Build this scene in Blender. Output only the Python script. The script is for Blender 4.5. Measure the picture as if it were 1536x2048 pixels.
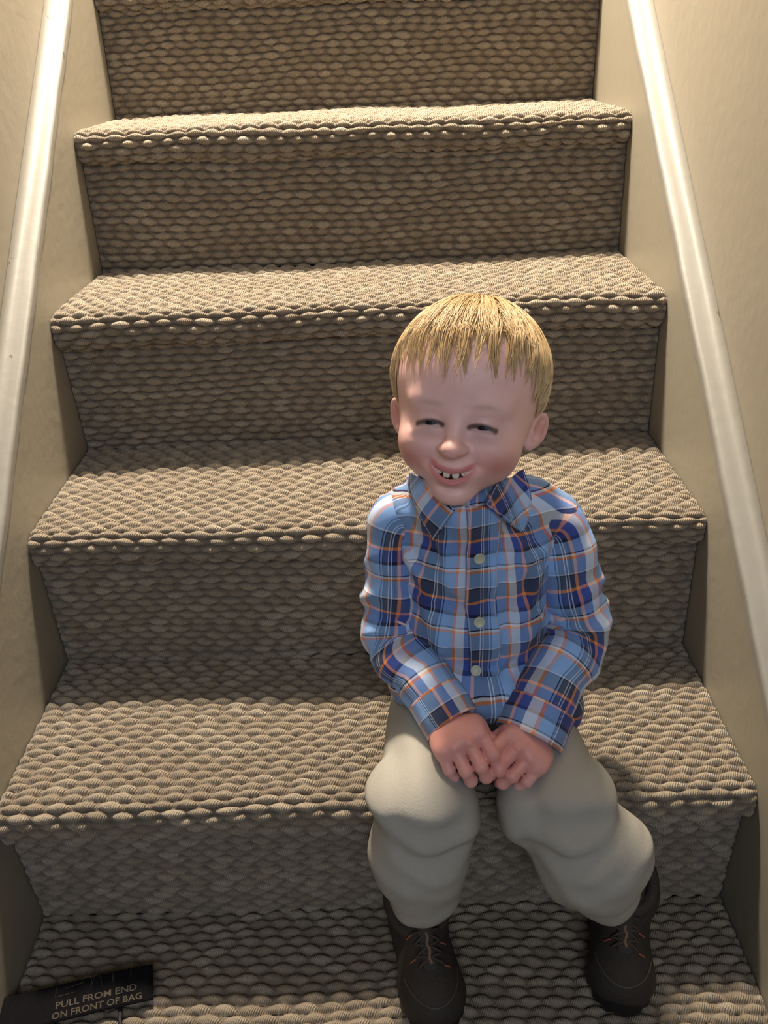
import bpy, math, random
import numpy as np
from mathutils import Matrix, Vector

random.seed(7); rng = np.random.default_rng(11)
for o in list(bpy.data.objects): bpy.data.objects.remove(o)
scene = bpy.context.scene
COL = scene.collection

# ------------------------------------------------------------------ camera
F_PX = 1605.24
CAM = np.array([0.40925532, -0.54689868, 0.66178402])
CM = np.array([[0.99923770, 0.03903717, 0.00033938],
               [-0.01937435, 0.50343685, -0.86381478],
               [-0.03389174, 0.86314972, 0.50380941]])
cd = bpy.data.cameras.new('camera'); cam = bpy.data.objects.new('camera', cd); COL.objects.link(cam)
cd.sensor_fit = 'VERTICAL'; cd.sensor_height = 24.0; cd.lens = F_PX/2048*24.0; cd.clip_start = 0.02
m = Matrix.Identity(4)
for i in range(3):
    for j in range(3): m[i][j] = CM[i, j]
    m[i][3] = CAM[i]
cam.matrix_world = m
scene.camera = cam

# ------------------------------------------------------------------ light
scene.view_settings.view_transform = 'Standard'; scene.view_settings.look = 'None'
scene.view_settings.gamma = 1.0; scene.view_settings.use_curve_mapping = False
scene.view_settings.exposure = 0.0
w = bpy.data.worlds.new('world'); scene.world = w; w.use_nodes = True
w.node_tree.nodes['Background'].inputs[0].default_value = (0.72, 0.84, 1.0, 1)
w.node_tree.nodes['Background'].inputs[1].default_value = 0.20
ld = bpy.data.lights.new('stair_lamp', 'POINT'); ld.energy = 720; ld.color = (1.0, 0.86, 0.68); ld.shadow_soft_size = 0.12
lo = bpy.data.objects.new('stair_lamp', ld); lo.location = (0.25, 1.07, 2.35); COL.objects.link(lo)
hd = bpy.data.lights.new('hall_fill', 'AREA'); hd.energy = 15; hd.color = (0.80, 0.88, 1.0); hd.size = 0.9  # added front fill, stands in for cool light from the hall
ho = bpy.data.objects.new('hall_fill', hd); ho.location = (0.5, -1.9, 1.7); COL.objects.link(ho)
ho.rotation_euler = (Vector((0.48, 0.1, 0.25)) - Vector(ho.location)).to_track_quat('-Z', 'Y').to_euler()

# ------------------------------------------------------------------ helpers
def P(u, v, y):
    """point of the plane y = const seen at a photo pixel"""
    d = CM @ np.array([(u-768)/F_PX, (1024-v)/F_PX, -1.0])
    return CAM + (y-CAM[1])/d[1]*d
def tag(o, label=None, cat=None, kind=None, group=None):
    if label: o['label'] = label
    if cat: o['category'] = cat
    if kind: o['kind'] = kind
    if group: o['group'] = group
    return o
def link(name, me, mat=None, parent=None):
    o = bpy.data.objects.new(name, me); COL.objects.link(o)
    if mat: me.materials.append(mat)
    if parent: o.parent = parent
    return o
def mesh_np(name, V, Q, smooth=True, uv=None, col=None):
    """V (n,3), Q (m,4) or (m,3); uv, col per vertex"""
    V = np.asarray(V, np.float32); Q = np.asarray(Q, np.int32); n = Q.shape[1]
    me = bpy.data.meshes.new(name)
    me.vertices.add(len(V)); me.vertices.foreach_set('co', V.ravel())
    me.loops.add(Q.size); me.loops.foreach_set('vertex_index', Q.ravel())
    me.polygons.add(len(Q)); me.polygons.foreach_set('loop_start', np.arange(len(Q), dtype=np.int32)*n)
    me.polygons.foreach_set('use_smooth', np.full(len(Q), smooth))
    if uv is not None:
        l = me.uv_layers.new(name='UVMap'); l.data.foreach_set('uv', np.asarray(uv, np.float32)[Q.ravel()].ravel())
    if col is not None:
        a = me.color_attributes.new('col', 'FLOAT_COLOR', 'POINT')
        c = np.ones((len(V), 4), np.float32); c[:, :3] = col; a.data.foreach_set('color', c.ravel())
    me.update(calc_edges=True); me.validate()
    return me
def box_mesh(name, a, b):
    x0, y0, z0 = a; x1, y1, z1 = b
    V = [(x0,y0,z0),(x1,y0,z0),(x1,y1,z0),(x0,y1,z0),(x0,y0,z1),(x1,y0,z1),(x1,y1,z1),(x0,y1,z1)]
    Q = [(0,3,2,1),(4,5,6,7),(0,1,5,4),(1,2,6,5),(2,3,7,6),(3,0,4,7)]
    return mesh_np(name, V, Q, False)
def prism_x(name, prof, x0, x1, smooth=False):
    """polygon prof [(y,z)] extruded along x"""
    n = len(prof); me = bpy.data.meshes.new(name)
    V = [(x0, y, z) for y, z in prof]+[(x1, y, z) for y, z in prof]
    Fc = [tuple(range(n)), tuple(range(2*n-1, n-1, -1))]+[(i, i+n, (i+1) % n+n, (i+1) % n) for i in range(n)]
    me.from_pydata(V, [], Fc); me.update()
    return me
def srgb(r, g, b):
    f = lambda c: (c/255/12.92 if c/255 <= .04045 else ((c/255+.055)/1.055)**2.4)
    return (f(r), f(g), f(b))

class NT:
    def __init__(s, name):
        s.m = bpy.data.materials.new(name); s.m.use_nodes = True; s.t = s.m.node_tree
        s.b = s.t.nodes['Principled BSDF']; s.o = s.t.nodes['Material Output']
    def n(s, typ, **kw):
        x = s.t.nodes.new(typ)
        for k, v in kw.items():
            if k.startswith('i_'): x.inputs[k[2:].replace('_', ' ')].default_value = v
            else: setattr(x, k, v)
        return x
    def l(s, a, b): s.t.links.new(a, b)
    def math(s, op, a, b=None):
        x = s.t.nodes.new('ShaderNodeMath'); x.operation = op
        for i, v in enumerate((a, b)):
            if v is None: continue
            if hasattr(v, 'links'): s.l(v, x.inputs[i])
            else: x.inputs[i].default_value = v
        return x.outputs[0]
    def mix(s, f, a, b, mode='MIX'):
        x = s.t.nodes.new('ShaderNodeMix'); x.data_type = 'RGBA'; x.blend_type = mode
        for i, v in ((0, f), (6, a), (7, b)):
            if hasattr(v, 'links'): s.l(v, x.inputs[i])
            elif i == 0: x.inputs[0].default_value = v
            else: x.inputs[i].default_value = (*v, 1)
        return x.outputs[2]
    def ramp(s, f, stops, interp='LINEAR'):
        x = s.t.nodes.new('ShaderNodeValToRGB'); cr = x.color_ramp; cr.interpolation = interp
        while len(cr.elements) < len(stops): cr.elements.new(0.5)
        for e, (p, c) in zip(cr.elements, stops): e.position = p; e.color = (*c, 1)
        s.l(f, x.inputs[0]); return x.outputs[0]
    def noise(s, scale, detail=2, vec=None, rough=.5):
        x = s.n('ShaderNodeTexNoise'); x.inputs['Scale'].default_value = scale
        x.inputs['Detail'].default_value = detail; x.inputs['Roughness'].default_value = rough
        if vec is not None: s.l(vec, x.inputs['Vector'])
        return x.outputs['Fac']
    def bump(s, h, dist, strength=1.0):
        x = s.n('ShaderNodeBump'); x.inputs['Distance'].default_value = dist; x.inputs['Strength'].default_value = strength
        s.l(h, x.inputs['Height']); s.l(x.outputs[0], s.b.inputs['Normal']); return x
def simple(name, col, rough=.6, bump=None, var=None):
    t = NT(name); t.b.inputs['Roughness'].default_value = rough
    g = t.n('ShaderNodeNewGeometry').outputs['Position']
    if var:
        t.l(t.ramp(t.noise(var[0], 4, g), [(.3, tuple(c*(1-var[1]) for c in col)), (.7, tuple(min(1, c*(1+var[1])) for c in col))]), t.b.inputs['Base Color'])
    else: t.b.inputs['Base Color'].default_value = (*col, 1)
    if bump: t.bump(t.noise(bump[0], 3, g), bump[1])
    return t.m

# ------------------------------------------------------------------ materials of the setting
def paint(name, col, rough, chips=False, seed=0):
    t = NT(name); g = t.n('ShaderNodeNewGeometry').outputs['Position']
    c = t.ramp(t.noise(2.2, 4, g), [(.25, tuple(x*.95 for x in col)), (.75, col)])
    bumpv = t.noise(60, 4, g)
    if chips:
        mp = t.n('ShaderNodeMapping'); t.l(g, mp.inputs[0]); mp.inputs['Location'].default_value = (seed, seed*2.3, 0); mp.inputs['Scale'].default_value = (1, .55, .55)
        s = t.ramp(t.noise(34, 6, mp.outputs[0], .68), [(.655, (0, 0, 0)), (.67, (1, 1, 1))])
        c = t.mix(s, c, (.10, .085, .06))
    t.l(c, t.b.inputs['Base Color']); t.b.inputs['Roughness'].default_value = rough
    t.bump(bumpv, .0012, .5)
    return t.m
M_WALL = paint('cream_wall_paint', (.30, .272, .22), .55)
M_SKIRT = paint('cream_skirt_paint', (.30, .275, .22), .42)
M_CAP = paint('white_trim_paint', (.25, .243, .222), .5, True, 3.0)

# ------------------------------------------------------------------ walls, skirt boards, caps
RISE = 0.19; GO = 0.2224; W = 0.776; OV = 0.018; TH = 0.040
SL = RISE/GO
def led(side, y):      # height of the ledge at distance y
    return (.0655 if side == 0 else np.interp(y, [0, .8], [.0725, .0505])) + SL*y
Y0, Y1 = -1.3, 1.75
tag(link('wall_left', box_mesh('wall_left', (-.12, Y0, -.9), (-.026, Y1+1.2, 3.0)), M_WALL), kind='structure')
tag(link('wall_right', box_mesh('wall_right', (W+.026, Y0, -.9), (W+.12, Y1+1.2, 3.0)), M_WALL), kind='structure')
tag(link('wall_back', box_mesh('wall_back', (-.12, Y1+1.2, -.9), (W+.12, Y1+1.3, 3.0)), M_WALL), kind='structure')
for side in (0, 1):
    x0, x1 = (-.0262, 0) if side == 0 else (W, W+.0262)
    ys = np.linspace(Y0, Y1, 60); V = []; Q = []
    for y in ys: V += [(x0, y, -.9), (x1, y, -.9), (x1, y, led(side, y)-.004), (x0, y, led(side, y)-.004)]
    for i in range(59):
        for j in range(4): Q.append((i*4+j, i*4+(j+1) % 4, i*4+4+(j+1) % 4, i*4+4+j))
    Q += [(3, 2, 1, 0), (236, 237, 238, 239)]
    tag(link('trim_%d' % (1+side), mesh_np('trim', V, Q, False), M_SKIRT), kind='structure')
    # cap: rounded front edge, caulked cove at the wall
    sec = [(0.0, -.014), (0.0, -.006), (0.0005, -.003), (0.0024, -.0012), (.005, -.0002), (.012, 0), (.018, .0003), (.0215, .0018), (.0243, .0050), (.0258, .0095), (.0263, .014)]
    ys = np.linspace(Y0, Y1, 200); V = []; Q = []
    for y in ys:
        wob = .0003*math.sin(y*37)+.0003*math.sin(y*91+1)
        for a, h in sec:
            xx = -a+.0008+wob*(a < .004) if side == 0 else W+a-.0008-wob*(a < .004)
            V.append((xx, y, led(side, y)+h*1.2+.0005*math.sin(y*23+a*300)))
    ns = len(sec)
    for i in range(len(ys)-1):
        for j in range(ns-1):
            q = (i*ns+j, i*ns+j+1, (i+1)*ns+j+1, (i+1)*ns+j)
            Q.append(q[::-1] if side == 0 else q)
    tag(link('trim_%d' % (3+side), mesh_np('trim', V, Q), M_CAP), kind='structure')
tag(link('floor', box_mesh('floor', (-.026, Y0, -.45), (W+.026, -GO+.05, -.3805)), simple('hall_floor_carpet', (.22, .17, .12), .95, (300, .002))), kind='structure')

tag(link('unseen_lamp_blocker', box_mesh('unseen_lamp_blocker', (-.12, Y0, 1.95), (W+.12, .86, 2.07)), M_WALL), kind='structure')  # unseen hall ceiling slab, added so its edge dims the lamp on lower steps
# ------------------------------------------------------------------ stair carpet
ROWP, BEAD = .0099, .0262
def hash1(i): return np.modf(np.abs(np.sin(i*127.1+3.7)*43758.5453))[0]
def weave(s, x):
    """height (0..1) of the braided loops, per-loop random number"""
    s = s+.0030*np.sin(x*5.1+s*7)+.0014*np.sin(x*23+s*31)+.0007*np.sin(x*71+s*113)
    x = x+.003*np.sin(s*41+x*11)+.0012*np.sin(s*173+x*37)
    j0 = np.floor(s/ROWP); best = np.zeros_like(s); rid = np.zeros_like(s)
    for dj in (-1, 0, 1):
        j = j0+dj
        ds = (s-(j+.5)*ROWP)/ROWP
        xx = x/BEAD+.5*np.mod(j, 2)+.16*(hash1(j)-.5)+.10*np.sin(x*40+j*1.7)+.9*hash1(np.floor(j/3)+.5)
        b = np.floor(xx); r = hash1(b*3.3+j*17.9); fx = xx-b-.5
        h = (.86+.28*r)*np.sqrt(np.maximum(0, 1-(np.abs(fx)/.50)**1.6-(np.abs(ds-.10*(r-.5))/.54)**2))
        rope = .36*np.sqrt(np.maximum(0, 1-(ds/.46)**2))
        h = np.maximum(h, rope)
        up = h > best; best = np.where(up, h, best); rid = np.where(up, r, rid)
    return best, rid

def carpet_material():
    t = NT('braided_wool_carpet'); uv = t.n('ShaderNodeUVMap', uv_map='UVMap').outputs[0]
    at = t.n('ShaderNodeAttribute', attribute_name='col')
    sep = t.n('ShaderNodeSeparateXYZ'); t.l(at.outputs['Color'], sep.inputs[0]); rid, hgt = sep.outputs[0], sep.outputs[1]
    sp = t.n('ShaderNodeSeparateXYZ'); t.l(uv, sp.inputs[0])
    # fine twisted strands slanting across every loop
    nz = t.noise(90, 2, uv)
    ph = t.math('ADD', t.math('MULTIPLY', sp.outputs[0], 2600.), t.math('MULTIPLY', sp.outputs[1], 1300.))
    ph = t.math('ADD', ph, t.math('MULTIPLY', nz, 9.))
    st = t.math('MULTIPLY', t.math('ADD', t.math('SINE', ph), 1.0), .5)
    mp = t.n('ShaderNodeMapping'); mp.inputs['Scale'].default_value = (1, 1, 1); t.l(uv, mp.inputs[0])
    n1 = t.noise(7, 4, mp.outputs[0]); n2 = t.noise(900, 2, mp.outputs[0])
    c1 = t.ramp(rid, [(0, (.225, .182, .130)), (.35, (.285, .238, .175)), (.7, (.325, .273, .203)), (.95, (.41, .355, .275))])
    c2 = t.mix(t.math('MULTIPLY', t.ramp(n1, [(.45, (0, 0, 0)), (.75, (1, 1, 1))]), .35), c1, (.34, .235, .15))
    c3 = t.mix(t.math('MULTIPLY', t.math('SUBTRACT', 1., st), .55), c2, (.16, .115, .075))
    # groove shade painted into the ground yarn between the loops
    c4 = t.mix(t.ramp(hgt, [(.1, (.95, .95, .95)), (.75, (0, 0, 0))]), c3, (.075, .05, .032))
    c5 = t.mix(t.math('MULTIPLY', n2, .35), c4, (.42, .35, .26))
    t.l(c5, t.b.inputs['Base Color']); t.b.inputs['Roughness'].default_value = .93
    t.b.inputs['Sheen Weight'].default_value = .15
    hh = t.math('ADD', t.math('MULTIPLY', st, .7), t.math('MULTIPLY', n2, .7))
    t.bump(hh, .0015, 1.0)
    return t.m
M_CARPET = carpet_material()
HT = .0072
def carpet_strip(name, prof, s0, yoff, parent, dx=.0015, ds=.0011):
    """prof: list of (y,z) along the run of the carpet, outward normal on the left of the walking direction"""
    p = np.array(prof, float); seg = np.hypot(*np.diff(p, axis=0).T); cs = np.concatenate([[0], np.cumsum(seg)])
    n = max(4, int(cs[-1]/ds)); s = np.linspace(0, cs[-1], n)
    y = np.interp(s, cs, p[:, 0]); z = np.interp(s, cs, p[:, 1])
    ty = np.gradient(y, s); tz = np.gradient(z, s); L = np.hypot(ty, tz); ty /= L; tz /= L
    k = np.ones(7)/7
    pad = lambda a: np.convolve(np.pad(a, 3, mode='edge'), k, 'valid')
    ny, nz_ = pad(-tz), pad(ty); L = np.hypot(ny, nz_); ny /= L; nz_ /= L
    x = np.linspace(.001, W-.001, int(W/dx))
    S, X = np.meshgrid(s+s0, x, indexing='ij')
    h, rid = weave(S, X)
    edge = np.minimum(1, np.minimum(X, W-X)/.006)
    hh = (h*HT)*(.35+.65*edge)-.0036
    lowf = .0012*np.sin(X*9+s0*20)+.0010*np.sin(X*21+S*13)
    hh = hh+lowf
    Y = y[:, None]+ny[:, None]*hh+yoff(X, z[:, None])
    Z = z[:, None]+nz_[:, None]*hh
    V = np.stack([X, Y, Z], -1).reshape(-1, 3)
    ni, nj = S.shape; idx = np.arange(ni*nj).reshape(ni, nj)
    Q = np.stack([idx[:-1, :-1], idx[:-1, 1:], idx[1:, 1:], idx[1:, :-1]], -1).reshape(-1, 4)
    col = np.stack([rid, h, h*0], -1).reshape(-1, 3)
    me = mesh_np(name, V, Q, True, np.stack([X, S], -1).reshape(-1, 2), col)
    return link(name, me, M_CARPET, parent), cs[-1]

stairs = bpy.data.objects.new('staircase', None); COL.objects.link(stairs); stairs.location = (0, 0, 0)
tag(stairs, 'closed flight of stairs covered in braided grey-brown wool carpet between cream walls', 'stairs')
# measured unevenness of the nosings (left, right) and of the tread backs
NOSE = {-1: (0, 0), 0: (.004, -.001), 1: (.008, .001), 2: (.003, .007), 3: (.009, .019), 4: (.009, .026), 5: (0, 0)}
BACK = {0: (.005, -.001), 1: (.002, -.012), 2: (.006, -.009), 3: (-.005, -.004), 4: (-.009, .012), 5: (0, 0), -1: (0, 0)}
M_UNDER = simple('stair_timber', (.20, .14, .08), .8)
s_run = 0.0
for k in range(5, -2, -1):
    yn, z = k*GO, k*RISE
    # tread and rounded nosing
    prof = [((k+1)*GO+OV+.003, z)]
    prof.append((yn+.022, z)); prof.append((yn+.014, z-.0005))
    R1 = .014
    for a in range(0, 91, 10): prof.append((yn+.013-.013*math.sin(math.radians(a)), z-R1+R1*math.cos(math.radians(a))-.0008))
    for a in range(0, 91, 10):
        prof.append((yn+.011-.011*math.cos(math.radians(a)), z-TH+.012-.012*math.sin(math.radians(a))))
    prof.append((yn+OV-.001, z-TH-.001))
    def yoff(X, zz, k=k, z=z):
        nl, nr = NOSE[k]; t_ = X/W
        return (nl*(1-t_)+nr*t_)+0*zz+.0015*np.sin(X*8+k*2)
    # shear so that the back of the tread follows the riser above
    def yoff_t(X, zz, k=k):
        return yoff(X, zz)
    prof = [(a, b) for a, b in prof]
    rev = prof[::-1]
    ob, L1 = carpet_strip('step', [(-a, b) for a, b in prof], s_run, lambda X, zz: 0*X, stairs)
    # the strip was laid out with y mirrored so that its outside faces up: mirror back and bend
    me = ob.data; V = np.empty(len(me.vertices)*3, np.float32); me.vertices.foreach_get('co', V); V = V.reshape(-1, 3)
    V[:, 1] *= -1
    t_ = V[:, 0]/W; nl, nr = NOSE[k]; bl, br = BACK[min(k+1, 5)]
    fr = np.clip((V[:, 1]-yn)/(GO+OV), 0, 1)
    V[:, 1] += (nl*(1-t_)+nr*t_)*(1-fr)+(bl*(1-t_)+br*t_)*fr+.0015*np.sin(V[:, 0]*8+k*2)
    me.vertices.foreach_set('co', V.ravel()); me.flip_normals(); me.update()
    s_run += L1
    # riser below this nosing
    ytop, ybot = yn+OV-.002, yn+OV
    rp = [(ytop, z-TH+.004), (ytop+.001, z-TH-.03), (ybot, z-RISE-.001)]
    ob2, L2 = carpet_strip('riser', [(-a, b) for a, b in rp], s_run, lambda X, zz: 0*X, ob)
    me = ob2.data; V = np.empty(len(me.vertices)*3, np.float32); me.vertices.foreach_get('co', V); V = V.reshape(-1, 3)
    V[:, 1] *= -1
    t_ = V[:, 0]/W; bl, br = BACK[max(k, 0) if k < 5 else 5]
    fr = np.clip((z-TH-V[:, 2])/(RISE-TH), 0, 1)
    V[:, 1] += (nl*(1-t_)+nr*t_)*(1-fr)*.8+(bl*(1-t_)+br*t_)*fr
    me.vertices.foreach_set('co', V.ravel()); me.flip_normals(); me.update()
    s_run += L2
    # timber under the carpet
    tb = link('step_body', box_mesh('step_body', (.002, yn+OV+.02, z-RISE-.02), (W-.002, (k+1)*GO+OV+.05, z-.02)), M_UNDER, ob)
# ------------------------------------------------------------------ implicit surfaces
def rot_from(d, up=(0, 0, 1)):
    """columns: x along d, z close to up"""
    d = np.array(d, float); d /= np.linalg.norm(d); up = np.array(up, float)
    y = np.cross(up, d); y /= np.linalg.norm(y); z = np.cross(d, y)
    return np.stack([d, y, z], 1)
class Shape:
    def __init__(s): s.ops = []
    def add(s, f, c, r, k=.004, sub=False): s.ops.append((f, np.array(c, float), r, k, sub)); return s
    def ell(s, c, r, k=.004, R=None, sub=False):
        c = np.array(c, float); r = np.array(r, float)
        def f(p):
            q = p-c
            if R is not None: q = q@R
            k0 = np.linalg.norm(q/r, axis=-1); k1 = np.linalg.norm(q/(r*r), axis=-1)
            return k0*(k0-1)/np.maximum(k1, 1e-9)
        return s.add(f, c, r.max(), k, sub)
    def cap(s, a, b, ra, rb, k=.004, sub=False):
        a = np.array(a, float); b = np.array(b, float); ba = b-a; L2 = ba@ba
        def f(p):
            q = p-a; h = np.clip(q@ba/L2, 0, 1)
            return np.linalg.norm(q-h[..., None]*ba, axis=-1)-(ra+(rb-ra)*h)
        return s.add(f, (a+b)/2, math.sqrt(L2)/2+max(ra, rb), k, sub)
    def box(s, c, h, rad, k=.004, R=None, sub=False):
        c = np.array(c, float); h = np.array(h, float)
        def f(p):
            q = p-c
            if R is not None: q = q@R
            q = np.abs(q)-(h-rad)
            return np.linalg.norm(np.maximum(q, 0), axis=-1)+np.minimum(q.max(-1), 0)-rad
        return s.add(f, c, float(np.linalg.norm(h)), k, sub)
    def __call__(s, p, ctr=None, rad=None):
        d = np.full(p.shape[:-1], .05)
        for f, c, r, k, sub in s.ops:
            if ctr is not None and np.linalg.norm(ctr-c) > r+rad+.022: continue
            e = f(p)
            if sub:
                e = -e; h = np.clip(.5-.5*(d-e)/k, 0, 1) if k > 0 else (e > d)*1.
                d = d+(e-d)*h+k*h*(1-h)
            else:
                h = np.clip(.5+.5*(d-e)/k, 0, 1) if k > 0 else (e < d)*1.
                d = d+(e-d)*h-k*h*(1-h)
        return d
def polygonise(fn, lo, hi, h, disp=None):
    lo = np.array(lo, float); hi = np.array(hi, float); B = 16
    n = (np.ceil((hi-lo)/h/B).astype(int))*B
    G = np.full(n+1, .05, np.float32)
    hd_ = B*h*math.sqrt(3)/2
    for bi in range(n[0]//B):
        for bj in range(n[1]//B):
            for bk in range(n[2]//B):
                i0 = np.array([bi, bj, bk])*B; ctr = lo+(i0+B/2)*h
                d = float(fn(ctr[None], ctr, hd_)[0])
                if abs(d) > hd_*1.25+.012:
                    G[i0[0]:i0[0]+B+1, i0[1]:i0[1]+B+1, i0[2]:i0[2]+B+1] = d; continue
                ax = [lo[a]+(i0[a]+np.arange(B+1))*h for a in range(3)]
                p = np.stack(np.meshgrid(*ax, indexing='ij'), -1)
                e = fn(p, ctr, hd_)
                if disp is not None: e = e+disp(p)
                G[i0[0]:i0[0]+B+1, i0[1]:i0[1]+B+1, i0[2]:i0[2]+B+1] = e
    S = G < 0
    c = [S[i:n[0]+i, j:n[1]+j, k:n[2]+k] for i in (0, 1) for j in (0, 1) for k in (0, 1)]
    allv = c[0].copy(); anyv = c[0].copy()
    for q in c[1:]: allv &= q; anyv |= q
    act = anyv & ~allv
    I = np.argwhere(act); cid = np.full(n, -1, np.int64); cid[tuple(I.T)] = np.arange(len(I))
    acc = np.zeros((len(I), 3)); cnt = np.zeros(len(I))
    cor = [(i, j, k) for i in (0, 1) for j in (0, 1) for k in (0, 1)]
    for a in cor:
        for ax in range(3):
            if a[ax]: continue
            b = list(a); b[ax] = 1
            va = G[I[:, 0]+a[0], I[:, 1]+a[1], I[:, 2]+a[2]]; vb = G[I[:, 0]+b[0], I[:, 1]+b[1], I[:, 2]+b[2]]
            m_ = (va < 0) != (vb < 0)
            t = np.where(m_, va/np.where(m_, va-vb, 1), 0)
            pt = np.tile(np.array(a, float), (len(I), 1)); pt[:, ax] += t
            acc += pt*m_[:, None]; cnt += m_
    V = lo+(I+acc/cnt[:, None])*h
    Q = []
    for ax in range(3):
        o1, o2 = [(1, 2), (2, 0), (0, 1)][ax]
        sl0 = [slice(1, None)]*3; sl0[ax] = slice(0, n[ax])
        Aa = S[:n[0]+1, :n[1]+1, :n[2]+1]
        lo_ = [slice(1, n[q]) for q in range(3)]; lo_[ax] = slice(0, n[ax])
        hi_ = list(lo_); hi_[ax] = slice(1, n[ax]+1)
        s0 = Aa[tuple(lo_)]; s1 = Aa[tuple(hi_)]
        E = np.argwhere(s0 != s1); sg = s0[tuple(E.T)]
        off = np.array([0 if q == ax else 1 for q in range(3)]); E = E+off
        def cell(d1, d2):
            e = E.copy(); e[:, o1] -= d1; e[:, o2] -= d2; return cid[tuple(e.T)]
        q = np.stack([cell(1, 1), cell(0, 1), cell(0, 0), cell(1, 0)], 1)
        q[~sg] = q[~sg][:, ::-1]
        Q.append(q)
    return V, np.concatenate(Q)
def trace(fn, u, v, off=0.0):
    """where the line of sight through a photo pixel meets a shape"""
    u = np.asarray(u, float); v = np.asarray(v, float)
    d = np.stack([(u-768)/F_PX, (1024-v)/F_PX, -np.ones_like(u)], -1)@CM.T
    d /= np.linalg.norm(d, axis=-1, keepdims=True)
    t = np.full(u.shape, .35)
    for _ in range(60): t = t+np.clip(fn(CAM+d*t[..., None])-off, -.02, .03)*.8
    return CAM+d*t[..., None]
def grad(fn, p, e=.0008):
    g = np.stack([fn(p+np.eye(3)[i]*e)-fn(p-np.eye(3)[i]*e) for i in range(3)], -1)
    return g/np.maximum(np.linalg.norm(g, axis=-1, keepdims=True), 1e-9)
def tube(path, rad, ns=8, closed_ends=True):
    path = np.array(path, float); n = len(path)
    rad = np.full(n, rad) if np.isscalar(rad) else np.array(rad)
    T = np.gradient(path, axis=0); T /= np.maximum(np.linalg.norm(T, axis=1, keepdims=True), 1e-9)
    up = np.array([0, 0, 1.]) if abs(T[0, 2]) < .9 else np.array([1., 0, 0]); V = []
    for i in range(n):
        a = np.cross(T[i], up); a /= np.linalg.norm(a); b = np.cross(a, T[i]); up = b
        for j in range(ns):
            g = 2*math.pi*j/ns; V.append(path[i]+rad[i]*(a*math.cos(g)+b*math.sin(g)))
    Q = [(i*ns+j, i*ns+(j+1) % ns, (i+1)*ns+(j+1) % ns, (i+1)*ns+j) for i in range(n-1) for j in range(ns)]
    if closed_ends:
        V += [path[0], path[-1]]; a, b = n*ns, n*ns+1
        Q += [(a, (j+1) % ns, j, j) for j in range(0)]
        for j in range(0, ns, 2):
            Q.append((a, (j+2) % ns, (j+1) % ns, j)); Q.append((b, (n-1)*ns+j, (n-1)*ns+(j+1) % ns, (n-1)*ns+(j+2) % ns))
    return np.array(V), np.array(Q)
def join(parts):
    Vs, Qs, o = [], [], 0
    for V, Q in parts: Vs.append(V); Qs.append(np.asarray(Q)+o); o += len(V)
    return np.concatenate(Vs), np.concatenate(Qs)
# ------------------------------------------------------------------ the child: head
HO = np.array([.4873, .1140, .3905]); HS = .00094
def Rh(a, b, c):
    cy, sy, cx, sx, cz, sz = math.cos(a), math.sin(a), math.cos(b), math.sin(b), math.cos(c), math.sin(c)
    return np.array([[cy,-sy,0],[sy,cy,0],[0,0,1]])@np.array([[1,0,0],[0,cx,-sx],[0,sx,cx]])@np.array([[cz,0,sz],[0,1,0],[-sz,0,cz]])
HR = Rh(-.2561, -.235, .04)
def HL(*l): return HO+HR@np.array(l, float)*HS
def to_head(p): return (p-HO)@HR/HS
core = Shape()
def he(S, c, r, k=4, sub=False, R=None): S.ell(HL(*c), np.array(r)*HS, k*HS, HR if R is None else HR@R, sub)
def hc(S, a, b, ra, rb, k=4, sub=False): S.cap(HL(*a), HL(*b), ra*HS, rb*HS, k*HS, sub)
he(core, (0, 12, 20), (68, 80, 67))
he(core, (0, -14, 18), (59, 54, 50), 20)
he(core, (0, -14, -26), (56.5, 51, 43), 22)
he(core, (0, -27, -57), (31, 35, 30), 30)
he(core, (0, -50, -78), (18, 15, 14), 14)
for sx in (-1, 1):
    he(core, (sx*31, -40, -38), (23, 24, 21), 16)
    he(core, (sx*33, -26, -50), (15, 21, 17), 16)
# brow and eye sockets
for sx in (-1, 1):
    he(core, (sx*24, -57, 3), (18, 8, 8), 14)
    he(core, (sx*23, -77, -15), (14, 8.5, 7), 9, True)
# nose
hc(core, (0, -62, -4), (0, -75, -30), 5.5, 6.5, 10)
he(core, (0, -81, -34), (9.5, 8.5, 7.5), 6)
for sx in (-1, 1):
    he(core, (sx*9.5, -74, -36.5), (6.0, 7.5, 5.6), 4)
    he(core, (sx*4.8, -79, -42.0), (2.6, 3.4, 2.2), 1.5, True)
# muzzle, lips, cheeks folds
he(core, (0, -56, -54), (25, 18, 14), 14)
def lipc(x, dz, c): return (x, -72.3+.019*x*x, -55.0+dz+c*(x/22.)**2)
xs = np.linspace(-21, 21, 11)
for a, b in zip(xs[:-1], xs[1:]):
    r0, r1 = [1.7*math.sqrt(max(.12, 1-(q/22.5)**2)) for q in (a, b)]
    hc(core, lipc(a, 1.4, 6.5), lipc(b, 1.4, 6.5), r0, r1, 3)
    r0, r1 = [2.3*math.sqrt(max(.12, 1-(q/22.5)**2)) for q in (a, b)]
    hc(core, lipc(a, -10.2, 14.0), lipc(b, -10.2, 14.0), r0, r1, 4)
xs = np.linspace(-16, 16, 9)
for a, b in zip(xs[:-1], xs[1:]):
    r0, r1 = [4.0*math.sqrt(max(.10, 1-(q/20.)**2)) for q in (a, b)]
    pa, pb = lipc(a, -4.8, 10.5), lipc(b, -4.8, 10.5)
    hc(core, (pa[0], pa[1]-4, pa[2]), (pb[0], pb[1]-4, pb[2]), r0*.95, r1*.95, 1.2, True)
    hc(core, (pa[0], pa[1]+4, pa[2]), (pb[0], pb[1]+4, pb[2]), r0, r1, 1.2, True)
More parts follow.
